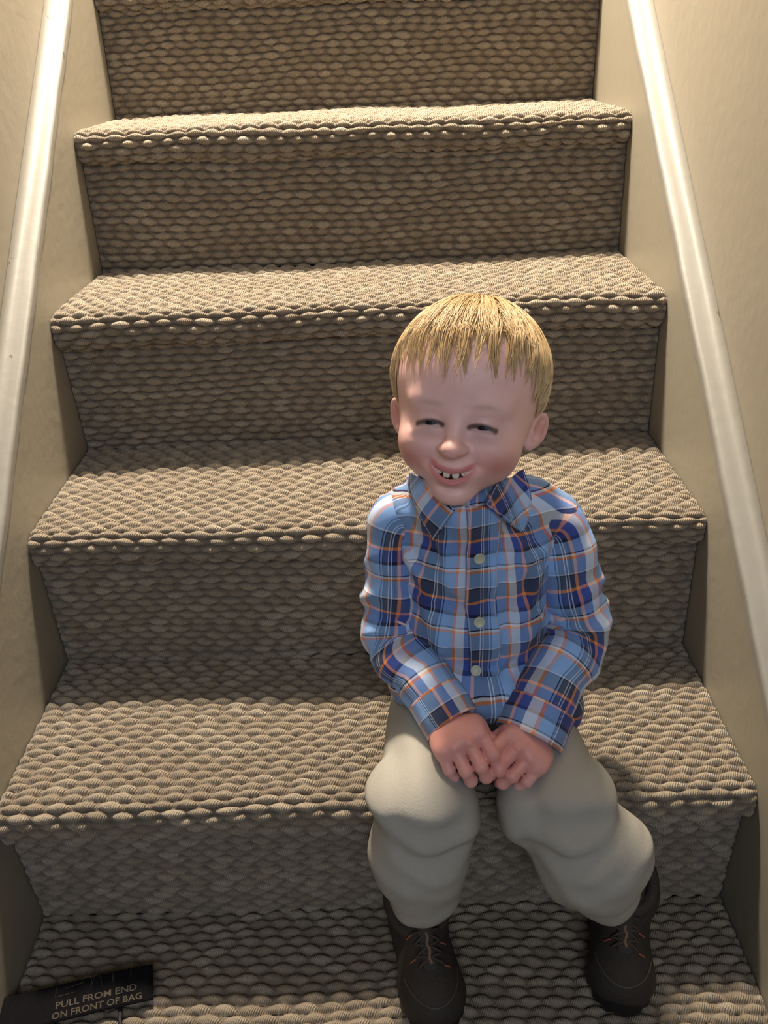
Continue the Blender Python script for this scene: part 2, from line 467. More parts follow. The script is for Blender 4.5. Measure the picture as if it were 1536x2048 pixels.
for sx in (-1, 1):
    hc(core, (sx*13, -75, -40), (sx*22, -68, -48), .8, .4, 12, True)
    he(core, (sx*31, -56, -36), (13, 10, 10), 14)
he(core, (0, -66, -73), (12, 4, 3), 5, True)
# eyelids around the eyeballs, nearly closed by the smile
for sx in (-1, 1):
    he(core, (sx*23, -56.5, -14.5), (13.0, 12.2, 11.0), 4)
    he(core, (sx*24, -64, -22), (12, 5, 3.5), 8)
    xs = np.linspace(-9, 9, 7)
    for a, b in zip(xs[:-1], xs[1:]):
        f = lambda q: (sx*23+q, -70.5+.035*q*q, -15.0-.022*q*q-.08*sx*q)
        hc(core, f(a), f(b), 3.1*math.sqrt(max(.1, 1-(a/11)**2)), 3.1*math.sqrt(max(.1, 1-(b/11)**2)), .8, True)
headS = Shape(); headS.ops = list(core.ops)
for sx in (-1, 1):
    Re = Rh(-sx*.72, 0, sx*.16)
    EF = lambda x, y, z: np.array([sx*66.5, 2, -25.])+Re@np.array([sx*x, y, z])
    he(headS, EF(0, 2, 0), (3.6, 12, 17.5), 4, False, Re)
    he(headS, EF(-1, -4, -13), (4.2, 6.5, 8), 4, False, Re)
    he(headS, EF(3.3, 1.8, 2), (4.2, 8.0, 12.5), 1.4, True, Re)
    he(headS, EF(2.0, -2.5, -5), (4.2, 4.2, 5.5), 1.4, True, Re)
    hc(headS, EF(1, -8, -2), EF(1, -8, -8), 2.4, 2.0, 2.5)
    hc(headS, EF(.8, 5.5, 7), EF(.8, 4.5, -9), 1.7, 1.6, 2)

# ------------------------------------------------------------------ the child: body joints
shL, shR = P(796, 1040, .122), P(1112, 1044, .118)
elL, elR = P(792, 1272, .085), P(1148, 1262, .080)
wrL, wrR = P(897, 1436, .012), P(1062, 1462, .006)
pel = np.array([.497, .130, .070])
hipL, hipR = np.array([.457, .115, .061]), np.array([.538, .115, .063])
knL, knR = P(842, 1612, -.040), P(1128, 1618, -.040)
anL, anR = np.array([.436, -.026, -.122]), np.array([.640, -.029, -.122])
body = Shape()
body.ell((.496, .118, .225), (.066, .050, .072), .02)
body.ell((.497, .118, .150), (.064, .052, .070), .02)
body.ell(pel, (.072, .058, .052), .02)
body.cap(HL(0, 14, -52), (.492, .122, .262), .030, .036, .012)
for a, b, c in ((shL, elL, wrL), (shR, elR, wrR)):
    body.cap((a*.8+np.array([.494, .12, a[2]])*.2), a, .028, .024, .015)
    body.cap(a, b, .0225, .019, .008); body.cap(b, c, .0185, .0145, .008)
for a, b, c, t in ((hipL, knL, anL, (.441, -.095, -.168)), (hipR, knR, anR, (.628, -.090, -.168))):
    body.cap(a, b+np.array([0, .006, -.004]), .037, .029, .015); body.cap(b+np.array([0, .006, -.004]), c, .028, .019, .01); body.cap(c, (c[0], c[1]-.005, -.160), .019, .018, .01)
    body.cap((c[0], c[1], -.165), t, .018, .013, .01)
body.ops += headS.ops

def hand(S, wrist, kn, back, s, curls, sc=1.0, spread=.05, thumb=None, tc=0):
    d = kn-wrist; R = rot_from(d, back); X, Y, Z = R.T; L = np.linalg.norm(d)
    at = lambda x, y, z: wrist+X*x+Y*y*s+Z*z
    S.cap(wrist-X*.012, wrist+X*.010, .0145*sc, .0155*sc, .008)
    S.box(at(L*.60, 0, -.001), (L*.47, .0235*sc, .0105*sc), .0095*sc, .007, R)
    S.ell(at(L*.55, 0, .004), (L*.5, .021*sc, .010*sc), .006, R)
    S.ell(at(L*.40, .017*sc, -.006), (.017*sc, .010*sc, .011*sc), .006, R)
    offs = (.0178, .0060, -.0060, -.0172); xo = (-.001, .002, .0, -.005); ln = (.95, 1.05, 1.0, .82)
    for i in range(4):
        cu = curls[i]; p0 = at(L+xo[i]*sc-.004, offs[i]*sc, .000)
        sp = (1.5-i)*spread; fd = X*math.cos(sp)+Y*s*math.sin(sp)
        S.ell(p0+Z*.003, (.0075*sc, .0056*sc, .0060*sc), .002, R)
        ang = 0; p = p0; r = .0059*sc*(1 if i < 3 else .9)
        for q, (seg, a) in enumerate(zip((.019, .0125, .0105), cu)):
            ang += math.radians(a); dd = fd*math.cos(ang)-Z*math.sin(ang); e = p+dd*seg*sc*ln[i]
            S.cap(p, e, r*(1-.06*q), r*(1-.06*(q+1)), .0004 if q else .0010)
            if q < 2: S.ell(e, (r*1.04,)*3, .0012)
            p = e
    t = thumb or ((.018, .020, -.006), (.034, .027, -.010), (.050, .024, -.013))
    for q in range(2):
        S.cap(at(*[c*sc for c in t[q]]), at(*[c*sc for c in t[q+1]]), (.0078-.0008*q)*sc, (.0072-.0010*q)*sc, .003)
hwL, hkL = P(903, 1450, .004), P(926, 1496, -.030)
hand(body, hwL, hkL, (-.15, -.55, .80), 1, [(40, 48, 35), (46, 50, 35), (48, 50, 35), (50, 52, 35)], 1.12,
     thumb=((.016, .018, -.010), (.030, .024, -.018), (.044, .018, -.026)))
hwR, hkR = P(1070, 1472, .004), P(1044, 1510, -.030)
hand(body, hwR, hkR, (.30, -.45, .80), -1, [(28, 28, 25), (42, 48, 35), (48, 50, 35), (50, 52, 35)], 1.12,
     thumb=((.016, .018, -.010), (.030, .022, -.020), (.042, .014, -.028)))
BV, BQ = polygonise(body, (.355, -.14, -.19), (.700, .235, .505), .0013)

def gauss(l, c, s): return np.exp(-(((l-np.array(c))/np.array(s))**2).sum(-1))
def skin_colors(V):
    l = to_head(V); n = len(V)
    C = np.tile(np.array([.90, .57, .53]), (n, 1))
    def mixc(w, c):
        nonlocal C; w = np.clip(w, 0, 1)[:, None]; C = C*(1-w)+np.array(c)*w
    head = l[:, 2] > -95
    mott = np.sin(V[:, 0]*310+np.sin(V[:, 2]*270))*np.sin(V[:, 2]*290+V[:, 1]*200)
    mixc(.05+.05*mott, (.62, .33, .27))
    for sx in (-1, 1):
        mixc(.80*gauss(l, (sx*37, -52, -47), (17, 30, 15))*head, (.66, .22, .18))
        mixc(.55*gauss(l, (sx*23, -66, -18), (15, 14, 8))*head, (.40, .24, .26))
        mixc(.45*gauss(l, (sx*70, 8, -22), (9, 16, 16))*head, (.72, .24, .17))
        mixc(.6*gauss(l, (sx*71, -1, -27), (5, 6, 9))*head, (.62, .17, .12))
        # sparse pale brows
        bz = 3.5-.010*(np.abs(l[:, 0])-24)**2
        mixc(.42*np.exp(-((l[:, 2]-bz)/2.6)**2-((l[:, 0]-sx*24)/11)**4)*(l[:, 1] < -30)*head, (.42, .27, .17))
    mixc(.45*gauss(l, (0, -84, -36), (13, 14, 8))*head, (.70, .27, .23))
    # lashes along the lid slit
    for sx in (-1, 1):
        q = np.clip(l[:, 0]-sx*23, -11, 11); z = -15.0-.022*q*q-.08*sx*q
        d = np.hypot(l[:, 2]-(z+1.6), (l[:, 0]-sx*23-q)); w = np.exp(-(np.maximum(0, d-1.4)/1.1)**2)*(l[:, 1] < -50)
        mixc(.88*w*head, (.055, .030, .022))
    # lips
    x = l[:, 0]; ed = np.clip((22.5-np.abs(x))/5, 0, 1)
    for dz, c, r in ((1.4, 6.5, 2.2), (-10.2, 14.0, 2.6)):
        z = -55+dz+c*(x/22)**2
        mixc(.75*np.exp(-(np.maximum(0, np.abs(l[:, 2]-z)-r*.7)/1.3)**2)*ed*(l[:, 1] < -54)*head, (.58, .13, .14))
    z = -55-4.8+10.5*(x/22)**2; srf = -72.3+.019*x*x
    mixc(1.0*(np.abs(l[:, 2]-z) < 4.5)*(np.abs(x) < 18.5)*(l[:, 1] > srf+1.0)*(l[:, 1] < -50), (.14, .02, .02))
    # scalp under the hair
    hz = np.interp(np.degrees(np.abs(np.arctan2(x, -(l[:, 1]-12)))), [0, 35, 50, 65, 80, 100, 130, 180], [56, 54, 46, 22, -2, -12, -45, -60])
    mixc(.8*np.clip((l[:, 2]-hz)/7, 0, 1), (.50, .33, .13))
    # hands: rosy knuckles
    for c in (hwL, hkL, hwR, hkR): mixc(.62*np.exp(-(((V-c)/.045)**2).sum(1)), (.66, .25, .215))
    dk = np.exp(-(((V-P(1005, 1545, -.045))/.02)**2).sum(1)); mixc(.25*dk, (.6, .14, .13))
    return C
t = NT('skin'); at_ = t.n('ShaderNodeAttribute', attribute_name='col'); t.l(at_.outputs['Color'], t.b.inputs['Base Color'])
t.b.inputs['Roughness'].default_value = .48; t.b.inputs['Subsurface Weight'].default_value = .18
t.b.inputs['Subsurface Radius'].default_value = (1, .35, .2); t.b.inputs['Subsurface Scale'].default_value = .006
g_ = t.n('ShaderNodeNewGeometry').outputs['Position']; t.bump(t.noise(900, 3, g_), .00015, .6)
M_SKIN = t.m
child = link('person', mesh_np('person', BV, BQ, True, None, skin_colors(BV)), M_SKIN)
sm = child.modifiers.new('smooth', 'SMOOTH'); sm.factor = .3; sm.iterations = 1
tag(child, 'smiling blond toddler in blue plaid shirt and beige trousers sitting on a carpeted stair', 'person')

# eyes and teeth
def uv_sphere(c, r, R=None, nu=24, nv=16, sc=(1, 1, 1)):
    V = []; Q = []
    for i in range(nv+1):
        th = math.pi*i/nv
        for j in range(nu): V.append((sc[0]*math.sin(th)*math.cos(2*math.pi*j/nu), sc[1]*math.sin(th)*math.sin(2*math.pi*j/nu), sc[2]*math.cos(th)))
    V = np.array(V)*r
    if R is not None: V = V@R.T
    V = V+np.array(c)
    for i in range(nv):
        for j in range(nu): Q.append((i*nu+j, (i+1)*nu+j, (i+1)*nu+(j+1) % nu, i*nu+(j+1) % nu))
    return V, np.array(Q)
ME = NT('eye'); a_ = ME.n('ShaderNodeAttribute', attribute_name='col'); ME.l(a_.outputs['Color'], ME.b.inputs['Base Color']); ME.b.inputs['Roughness'].default_value = .08
for sx in (-1, 1):
    V, Q = uv_sphere((0, 0, 0), 1, None, 40, 40)
    V = V[:, [0, 2, 1]]; Q = Q[:, ::-1]
    d = V@np.array([-.10*1, -.99, .02]); ang = np.degrees(np.arccos(np.clip(d, -1, 1)))
    col = np.where(ang[:, None] < 17, (.01, .01, .012), np.where(ang[:, None] < 36, (.05, .07, .11), (.45, .38, .37)))
    link('eye', mesh_np('eye', HL(sx*23, -57.5, -14.5)+(V*10.6*HS)@HR.T, Q, True, None, col), ME.m, child)
M_TOOTH = simple('tooth_enamel', (.74, .66, .56), .25)
for x, wd, hh in ((-4.0, 3.2, 3.7), (4.0, 3.2, 3.7), (-10.8, 2.6, 3.1), (10.8, 2.6, 3.1), (-15.2, 1.5, 2.0), (15.2, 1.5, 2.0)):
    c = (x, -71.0+.022*x*x, -58.0+9*(x/22)**2)
    V, Q = uv_sphere((0, 0, 0), 1, None, 20, 12)
    V = np.sign(V)*np.abs(V)**.62*np.array([wd, 1.8, hh])
    a = math.atan(.036*x); Rz = np.array([[math.cos(a), -math.sin(a), 0], [math.sin(a), math.cos(a), 0], [0, 0, 1]])
    V = V@Rz.T+np.array(c)
    link('tooth', mesh_np('tooth', HO+(V*HS)@HR.T, Q), M_TOOTH, child)

# ------------------------------------------------------------------ hair
C0 = np.array([0, 12., 8.]); PO = np.array([0, .34, 1.]); PO /= np.linalg.norm(PO); E1 = np.array([0, -PO[2], PO[1]]); E2 = np.array([1., 0, 0])
def hdir(th, ph): return np.cos(th)[..., None]*PO+np.sin(th)[..., None]*(np.cos(ph)[..., None]*E1+np.sin(ph)[..., None]*E2)
TH_, PH_ = np.linspace(0, math.radians(150), 76), np.linspace(-math.pi, math.pi, 121)
tg, pg = np.meshgrid(TH_, PH_, indexing='ij'); D = hdir(tg, pg)
lo_, hi_ = np.full(tg.shape, 30.), np.full(tg.shape, 140.)
for _ in range(22):
    mid = (lo_+hi_)/2; pw = HO+((C0+D*mid[..., None])*HS)@HR.T; ins = core(pw) < 0
    lo_ = np.where(ins, mid, lo_); hi_ = np.where(ins, hi_, mid)
RAD = (lo_+hi_)/2; RZ = (C0+D*RAD[..., None])[..., 2]
def rad_at(th, ph):
    a = np.clip(th/TH_[-1]*75, 0, 74.999); ph = (ph+math.pi) % (2*math.pi); b = np.clip(ph/(2*math.pi)*120, 0, 119.999)
    i, j = a.astype(int), b.astype(int); fa, fb = a-i, b-j
    return (RAD[i, j]*(1-fa)+RAD[i+1, j]*fa)*(1-fb)+(RAD[i, j+1]*(1-fa)+RAD[i+1, j+1]*fa)*fb
def theta_for_z(zt, ph):
    b = np.clip(((ph+math.pi) % (2*math.pi))/(2*math.pi)*120, 0, 119).astype(int)
    zz = RZ[:, b]; k = (zz > zt[None]).sum(0); k = np.clip(k, 1, 75)
    return TH_[k]
NS = 12000; NP = 14
ph0 = rng.uniform(-math.pi, math.pi, NS)
NCL = 64; cl = np.floor((ph0+math.pi)/(2*math.pi)*NCL+rng.uniform(-.45, .45, NS)).astype(int) % NCL
clj = rng.uniform(-1, 1, NCL); clp = -math.pi+(np.arange(NCL)+.5+rng.uniform(-.35, .35, NCL))*2*math.pi/NCL
deg = np.degrees(np.abs(ph0))
zend = np.interp(deg, [0, 20, 38, 52, 66, 80, 100, 130, 180], [40, 38, 35, 25, 6, -10, -14, -48, -58])
amp = np.interp(deg, [0, 50, 70, 180], [12, 9, 4, 5])
zend = zend+clj[cl]*amp+rng.normal(0, 1, NS)*amp*.42
the = theta_for_z(zend, ph0)
zroot = np.interp(deg, [0, 35, 50, 65, 80, 100, 130, 180], [67, 64, 54, 28, 2, -8, -40, -50])
thr = theta_for_z(zroot, ph0)
early = (rng.uniform(0, 1, NS) < .86) & (deg < 52)
the = np.where(early, np.minimum(the, thr+(the-thr)*rng.uniform(-.25, .8, NS)), the)
th0 = np.minimum(thr, the)*np.sqrt(rng.uniform(.0, 1, NS))
lay = rng.uniform(0, 1, NS)
tt = np.linspace(0, 1, NP)[None]
TT = th0[:, None]+(the-th0)[:, None]*tt
dph = (clp[cl]-ph0+math.pi) % (2*math.pi)-math.pi
PHs = ph0[:, None]+dph[:, None]*.72*tt**1.6+(.10*np.sin(cl*2.3)[:, None]+rng.normal(0, .03, NS)[:, None])*np.sin(tt*math.pi)*.5
off = (1.0+4.2*lay[:, None]*np.sin(np.clip(tt*1.15+.12, 0, 1)*math.pi)**.7+.8*lay[:, None])*np.clip(.35+TT/.5, 0, 1)+1.2*(1-tt)
off = off+1.0*np.cos(NCL*(PHs-0)*.5)*tt*.6
PT = C0+hdir(TT, PHs)*(rad_at(TT, PHs)+off)[..., None]
nrm = hdir(TT, PHs); T = np.gradient(PT, axis=1); T /= np.linalg.norm(T, axis=-1, keepdims=True)
sd = np.cross(T, nrm); sd /= np.linalg.norm(sd, axis=-1, keepdims=True)
wd = (.30+.20*rng.uniform(0, 1, NS))[:, None]*np.interp(np.linspace(0, 1, NP), [0, .15, .75, 1], [.5, 1, .9, .12])[None]
ring = np.stack([PT+sd*wd[..., None], PT-sd*wd[..., None], PT+nrm*(wd*.75)[..., None]], 2)      # NS,NP,3,3
HV = HO+(ring.reshape(-1, 3)*HS)@HR.T
base = (np.arange(NS)*NP*3)[:, None, None]+(np.arange(NP-1)*3)[None, :, None]
HQ = []
for j in range(3):
    HQ.append(np.stack([base[..., 0]+j, base[..., 0]+(j+1) % 3, base[..., 0]+3+(j+1) % 3, base[..., 0]+3+j], -1).reshape(-1, 4))
HQ = np.concatenate(HQ)
hv = np.clip(.5+.25*rng.normal(0, 1, NS)+.18*clj[cl], 0, 1)[:, None]
hc_ = np.array([.56, .36, .16])*(1-hv)+np.array([.86, .64, .36])*hv
hc_ = np.repeat(hc_[:, None, :], NP*3, 1).reshape(-1, 3)
t = NT('blond_hair'); a_ = t.n('ShaderNodeAttribute', attribute_name='col'); t.l(a_.outputs['Color'], t.b.inputs['Base Color'])
t.b.inputs['Roughness'].default_value = .38; t.b.inputs['Specular IOR Level'].default_value = .6
hair = link('hair', mesh_np('hair', HV, HQ, True, None, hc_), t.m, child)

# ------------------------------------------------------------------ plaid cloth
def stops(seq):
    tot = sum(a for a, _ in seq); o = []; p = 0
    for a, c in seq: o.append((p/tot, c)); p += a
    return o, tot
OR, WH, RB, NV, SLT, LB, WL, DK = (.95, .32, .08), (.88, .90, .96), (.042, .085, .38), (.004, .008, .06), (.060, .088, .155), (.28, .49, .88), (.75, .80, .90), (.004, .007, .04)
WARP = [(2.6, OR), (8, WH), (7.4, RB), (2.6, OR), (11, NV), (.7, WL), (1.6, NV), (.7, WL), (3.6, SLT), (1, DK), (1.3, LB), (1, DK), (10.5, LB)]
WEFT = [(2.4, OR), (9.5, RB), (3, NV), (10, LB), (1.1, DK), (2, WH), (2.4, OR), (13, LB), (1.0, WL), (1.0, DK), (11, SLT)]
def plaid(name):
    t = NT(name); uv = t.n('ShaderNodeUVMap', uv_map='UVMap').outputs[0]
    sp = t.n('ShaderNodeSeparateXYZ'); t.l(uv, sp.inputs[0]); cols = []
    for ax, seq in ((0, WARP), (1, WEFT)):
        st, tot = stops(seq); f = t.math('FRACT', t.math('MULTIPLY', sp.outputs[ax], 880./tot))
        cols.append(t.ramp(f, st, 'CONSTANT'))
    # twill: warp and weft threads show in turn
    tw = t.math('SINE', t.math('ADD', t.math('MULTIPLY', sp.outputs[0], 9000.), t.math('MULTIPLY', sp.outputs[1], 9000.)))
    f = t.math('ADD', .5, t.math('MULTIPLY', tw, .10))
    c = t.mix(f, cols[0], cols[1])
    t.l(c, t.b.inputs['Base Color']); t.b.inputs['Roughness'].default_value = .85
    t.b.inputs['Sheen Weight'].default_value = .1
    cr = t.noise(60, 3, uv); t.bump(t.math('ADD', t.math('MULTIPLY', tw, .03), cr), .0022, .8)
    return t.m
M_PLAID = plaid('blue_orange_plaid_cotton')

# torso of the shirt
shirt = Shape()
shirt.ell((.497, .116, .228), (.078, .060, .066), .02)
shirt.ell((.497, .108, .165), (.080, .063, .062), .025)
shirt.ell((.498, .108, .108), (.088, .068, .040), .025)
shirt.ell(P(805, 1362, .060), (.016, .024, .024), .014)
shirt.ell(P(1128, 1408, .050), (.018, .026, .030), .014)
shirt.ell(P(965, 1395, .040), (.050, .026, .024), .018)
shirt.cap(P(850, 1003, .122), P(800, 1032, .122), .026, .026, .016)
shirt.cap(P(1052, 1003, .120), P(1106, 1036, .118), .026, .026, .016)
shirt.cap(P(925, 1005, .105), P(928, 965, .118), .044, .038, .016)
shirt.cap(P(925, 940, .112), P(925, 880, .125), .030, .030, .004, True)
fold = [((880, 1060), (905, 1180), .006), ((1010, 1075), (1075, 1150), .006), ((820, 1120), (870, 1200), .006), ((1085, 1110), (1050, 1230), .005),
        ((870, 1240), (900, 1330), .007), ((1080, 1240), (1010, 1320), .007), ((850, 1200), (885, 1300), .006)]
base_shirt = Shape(); base_shirt.ops = list(shirt.ops)
for a, b, r in fold:
    pa, pb = trace(base_shirt, *[np.array([q]) for q in a])[0], trace(base_shirt, *[np.array([q]) for q in b])[0]
    d_ = np.array([0, r*.35, 0]); shirt.cap(pa+d_, pb+d_, r, r*.6, .008)
def cloth_disp(a=.0016, f=1.0):
    def g(p):
        x, y, z = p[..., 0]*f, p[..., 1]*f, p[..., 2]*f
        return a*(np.sin(70*x+30*np.sin(25*z)*.2+14*z)*np.sin(38*z+9*np.sin(30*x))*.7+.5*np.sin(150*x+60*z+3*np.sin(60*z))*np.sin(55*z-40*x+60*y))
    return g
SV, SQ = polygonise(shirt, (.39, -.005, .045), (.64, .20, .345), .0017, cloth_disp(.0018))
SC_ = np.array([.497, .112])
def torso_uv(V):
    a = np.arctan2(V[:, 0]-SC_[0], -(V[:, 1]-SC_[1])); return np.stack([a*.072+.031, .32-V[:, 2]+.0015*np.sin(V[:, 0]*90)+.022-.25*(V[:,1]-.05)*(V[:,2]>.24)], -1)
# cut the surface open at the neck and at the hem
keep = (SV[SQ].mean(1)[:, 2] > .052)
shirt_o = link('shirt', mesh_np('shirt', SV, SQ[keep], True, torso_uv(SV)), M_PLAID, child)

# sleeves and cuffs
def spline(pts, n):
    pts = np.array(pts, float); m_ = len(pts); P_ = np.vstack([2*pts[0]-pts[1], pts, 2*pts[-1]-pts[-2]]); out = []
    for t_ in np.linspace(0, m_-1-1e-6, n):
        i = int(t_); f = t_-i; a, b, c, d = P_[i:i+4]
        out.append(.5*((2*b)+(-a+c)*f+(2*a-5*b+4*c-d)*f*f+(-a+3*b-3*c+d)*f**3))
    return np.array(out)
def sleeve_mesh(name, pts, radii, n, s0, seed, wr=.0021, ns=96, flat=1.0, uo=0., thick=0., lip=0):
    path = spline(pts, n); T = np.gradient(path, axis=0); T /= np.linalg.norm(T, axis=1, keepdims=True)
    cs = np.concatenate([[0], np.cumsum(np.linalg.norm(np.diff(path, axis=0), axis=1))])
    rr = np.interp(np.linspace(0, 1, n), np.linspace(0, 1, len(radii)), radii)
    up = np.array([0, -1., 0.]); V = []; UV = []
    an = np.linspace(0, 2*math.pi, ns+1)
    for i in range(n):
        b = up-(up@T[i])*T[i]; b /= np.linalg.norm(b); a = np.cross(T[i], b)      # b: towards the viewer side of the stairs
        u = cs[i]/cs[-1]; s = cs[i]
        el = math.exp(-((u-.52)/.20)**2)
        dsp = wr*((.35+el)*np.sin(s*165+1.6*np.sin(an+seed)+seed+.8*np.sin(2*an))+.7*np.sin(3*an+s*60+seed*2)*.8+.5*np.sin(s*310+3*np.sin(an*2+seed))*el)
        dsp = dsp*(.25 if lip else min(1, (1-u)/.18))
        r = rr[i]+dsp
        V.append(path[i]+np.outer(r*np.sin(an), a)*flat+np.outer(r*np.cos(an), b))
        UV.append(np.stack([(an-math.pi)*.027+uo, np.full(ns+1, s+s0)], -1))
    V = np.concatenate(V); UV = np.concatenate(UV); k = ns+1
    idx = np.arange(n*k).reshape(n, k)
    Q = np.stack([idx[:-1, :-1], idx[1:, :-1], idx[1:, 1:], idx[:-1, 1:]], -1).reshape(-1, 4)
    o = link(name, mesh_np(name, V, Q[:, ::-1], True, UV), M_PLAID, shirt_o)
    sd_ = o.modifiers.new('thickness', 'SOLIDIFY'); sd_.thickness = .0014; sd_.offset = -1
    return path, T
for side, (a, b, c, rw, s0) in enumerate(((shL, elL, wrL, .0245, .012), (shR, elR, wrR, .0300, .035))):
    ce = np.array([.497, .12, a[2]])
    bend = b+(b-(a+c)/2)*.10
    fw = (c-b)/np.linalg.norm(c-b)
    inn = a*.60+ce*.40-np.array([0, 0, .006])
    sleeve_mesh('sleeve', [inn+np.array([0, 0, .004]), a, (a*.5+b*.5)+(b-(a+c)/2)*.12, bend, (b+c)/2+(b-(a+c)/2)*.02, c-fw*.012],
                [.021, .0285, .0300, .0310, .0325, .0300, rw+.001] if side else [.021, .0280, .0285, .0295, .0310, .0285, rw+.001], 120, s0, 1.3+side*2.1)
    sleeve_mesh('cuff', [c-fw*.026, c-fw*.010, c+fw*.008], [rw+.0032, rw+.0040, rw+.0034], 20, s0+.02+side*.01, 4.+side, lip=1, uo=.012)

def conform(quad, nu, nv, shape, off, name, parent, uvf, thick=.0016, bulge=0., curve=None, lift=0.):
    (a, b, c, d) = [np.array(q, float) for q in quad]      # a-b top, d-c bottom
    s, t_ = np.meshgrid(np.linspace(0, 1, nu), np.linspace(0, 1, nv))
    px = (a*(1-s[..., None])+b*s[..., None])*(1-t_[..., None])+(d*(1-s[..., None])+c*s[..., None])*t_[..., None]
    if curve is not None: px = px+curve(s, t_)
    pts = trace(shape, px[..., 0], px[..., 1], .0)
    pts[..., 1] = np.minimum(pts[..., 1], .150)
    for _ in range(12): pts = pts-grad(shape, pts)*np.clip(shape(pts), -.01, .01)[..., None]*.7
    n_ = grad(shape, pts); pts = pts+n_*(off+bulge*np.sin(np.pi*s)*np.sin(np.pi*np.clip(t_, 0, 1)))[..., None]
    # even out small steps
    for _ in range(3):
        q = pts.copy(); q[1:-1, 1:-1] = (pts[1:-1, 1:-1]*2+pts[:-2, 1:-1]+pts[2:, 1:-1]+pts[1:-1, :-2]+pts[1:-1, 2:])/6; pts = q
    idx = np.arange(nu*nv).reshape(nv, nu)
    Q = np.stack([idx[:-1, :-1], idx[1:, :-1], idx[1:, 1:], idx[:-1, 1:]], -1).reshape(-1, 4)
    if lift: pts = pts+n_*(lift*t_**2)[..., None]
    V = pts.reshape(-1, 3); o = link(name, mesh_np(name, V, Q, True, uvf(s, t_, V)), M_PLAID, parent)
    m_ = o.modifiers.new('thickness', 'SOLIDIFY'); m_.thickness = thick; m_.offset = 0
    ee = pts+n_*(thick*.4)
    for e_ in ((ee[1:-1, 1], ee[1:-1, -2]) if name == 'placket' else (np.concatenate([ee[1:-1, 1], ee[-2, 1:-1], ee[1:-1, -2][::-1]]),)):
        link('stitching', mesh_np('stitching', *tube(e_, .00042, 6)), M_STITCH, parent)
    return o, pts
M_STITCH = simple('pale_blue_thread', (.42, .47, .60), .8)
disp_shirt = lambda p: shirt(p)+cloth_disp(.0018)(p)
def uv_off(du, dv, ang=0.):
    def f(s, t_, V):
        u = torso_uv(V)+np.array([du, dv]); ca, sa = math.cos(ang), math.sin(ang)
        return u@np.array([[ca, -sa], [sa, ca]])
    return f
conform(((930, 1012), (992, 1012), (995, 1350), (938, 1345)), 24, 120, disp_shirt, .0034, 'placket', shirt_o, uv_off(.0078, 0),
        curve=lambda s, t_: np.stack([0*s+3*np.sin(t_*9), 8*np.sin(s*3)*(t_ > .97)], -1))
collar_base = Shape(); collar_base.ops = list(shirt.ops[:-len(fold)-1])
collar_base.cap(P(926, 1002, .105), HL(0, 14, -56), .045, .041, .014)
collar_base.ell(P(1034, 978, .115), (.034, .034, .034), .012)
collar_base_d = lambda p: collar_base(p)
conform(((822, 945), (885, 972), (912, 1016), (877, 1070)), 26, 26, collar_base_d, .0050, 'collar', shirt_o, uv_off(.02, .014, .5), .0022, .002, lift=.0035,
        curve=lambda s, t_: np.stack([-7*np.sin(np.pi*t_)*(1-s), 6*np.sin(np.pi*t_)*(1-s)], -1))
conform(((985, 965), (1044, 944), (1031, 1064), (962, 1006)), 26, 26, collar_base_d, .0050, 'collar', shirt_o, uv_off(.008, .02, -.45), .0022, .002, lift=.0035,
        curve=lambda s, t_: np.stack([20*np.sin(np.pi*t_)*s, 0*s], -1))
M_BUTTON = simple('pale_green_button', (.50, .53, .42), .35)
def lathe(prof, ns, c, axis, up=(0, 0, 1)):
    R = rot_from(axis, up); V = []
    for r, h in prof:
        for j in range(ns):
            g = 2*math.pi*j/ns; V.append(np.array(c)+R[:, 0]*h+R[:, 1]*r*math.cos(g)+R[:, 2]*r*math.sin(g))
    n = len(prof); Q = [(i*ns+j, i*ns+(j+1) % ns, (i+1)*ns+(j+1) % ns, (i+1)*ns+j) for i in range(n-1) for j in range(ns)]
    return np.array(V), np.array(Q)
for u, v in ((956, 1112), (957, 1241), (951, 1340)):
    p_ = trace(disp_shirt, np.array([float(u)]), np.array([float(v)])); n_ = grad(disp_shirt, p_, .003)[0]; p_ = p_[0]+n_*.0046
    br = .0052
    prof = [(0.0001, 0), (br, 0), (br, .0014), (br*.94, .0020), (br*.80, .0020), (br*.68, .0013), (.0001, .0012)]
    parts = [lathe(prof, 32, p_, n_)]
    R = rot_from(n_, (0, 0, 1))
    b_ = link('button', mesh_np('button', *join(parts)), M_BUTTON, shirt_o)

# ------------------------------------------------------------------ trousers
M_TROU = simple('beige_corduroy', (.355, .338, .30), .9, (750, .0004))
trs = Shape()
trs.ell(pel+np.array([0, 0, -.004]), (.088, .070, .056), .02)
trs.cap(hipL, knL, .046, .0405, .012); trs.cap(hipR, knR, .044, .042, .012)
ceL, ceR = np.array([.434, -.058, -.048]), np.array([.604, -.062, -.042])
trs.cap(knL, (knL*.5+ceL*.5)+np.array([-.004, -.004, 0]), .041, .0455, .014); trs.cap((knL*.5+ceL*.5)+np.array([-.004, -.004, 0]), ceL, .0455, .0355, .012)
trs.cap(knR, (knR*.5+ceR*.5)+np.array([.004, -.009, 0]), .043, .050, .014); trs.cap((knR*.5+ceR*.5)+np.array([.004, -.009, 0]), ceR, .050, .0375, .012)
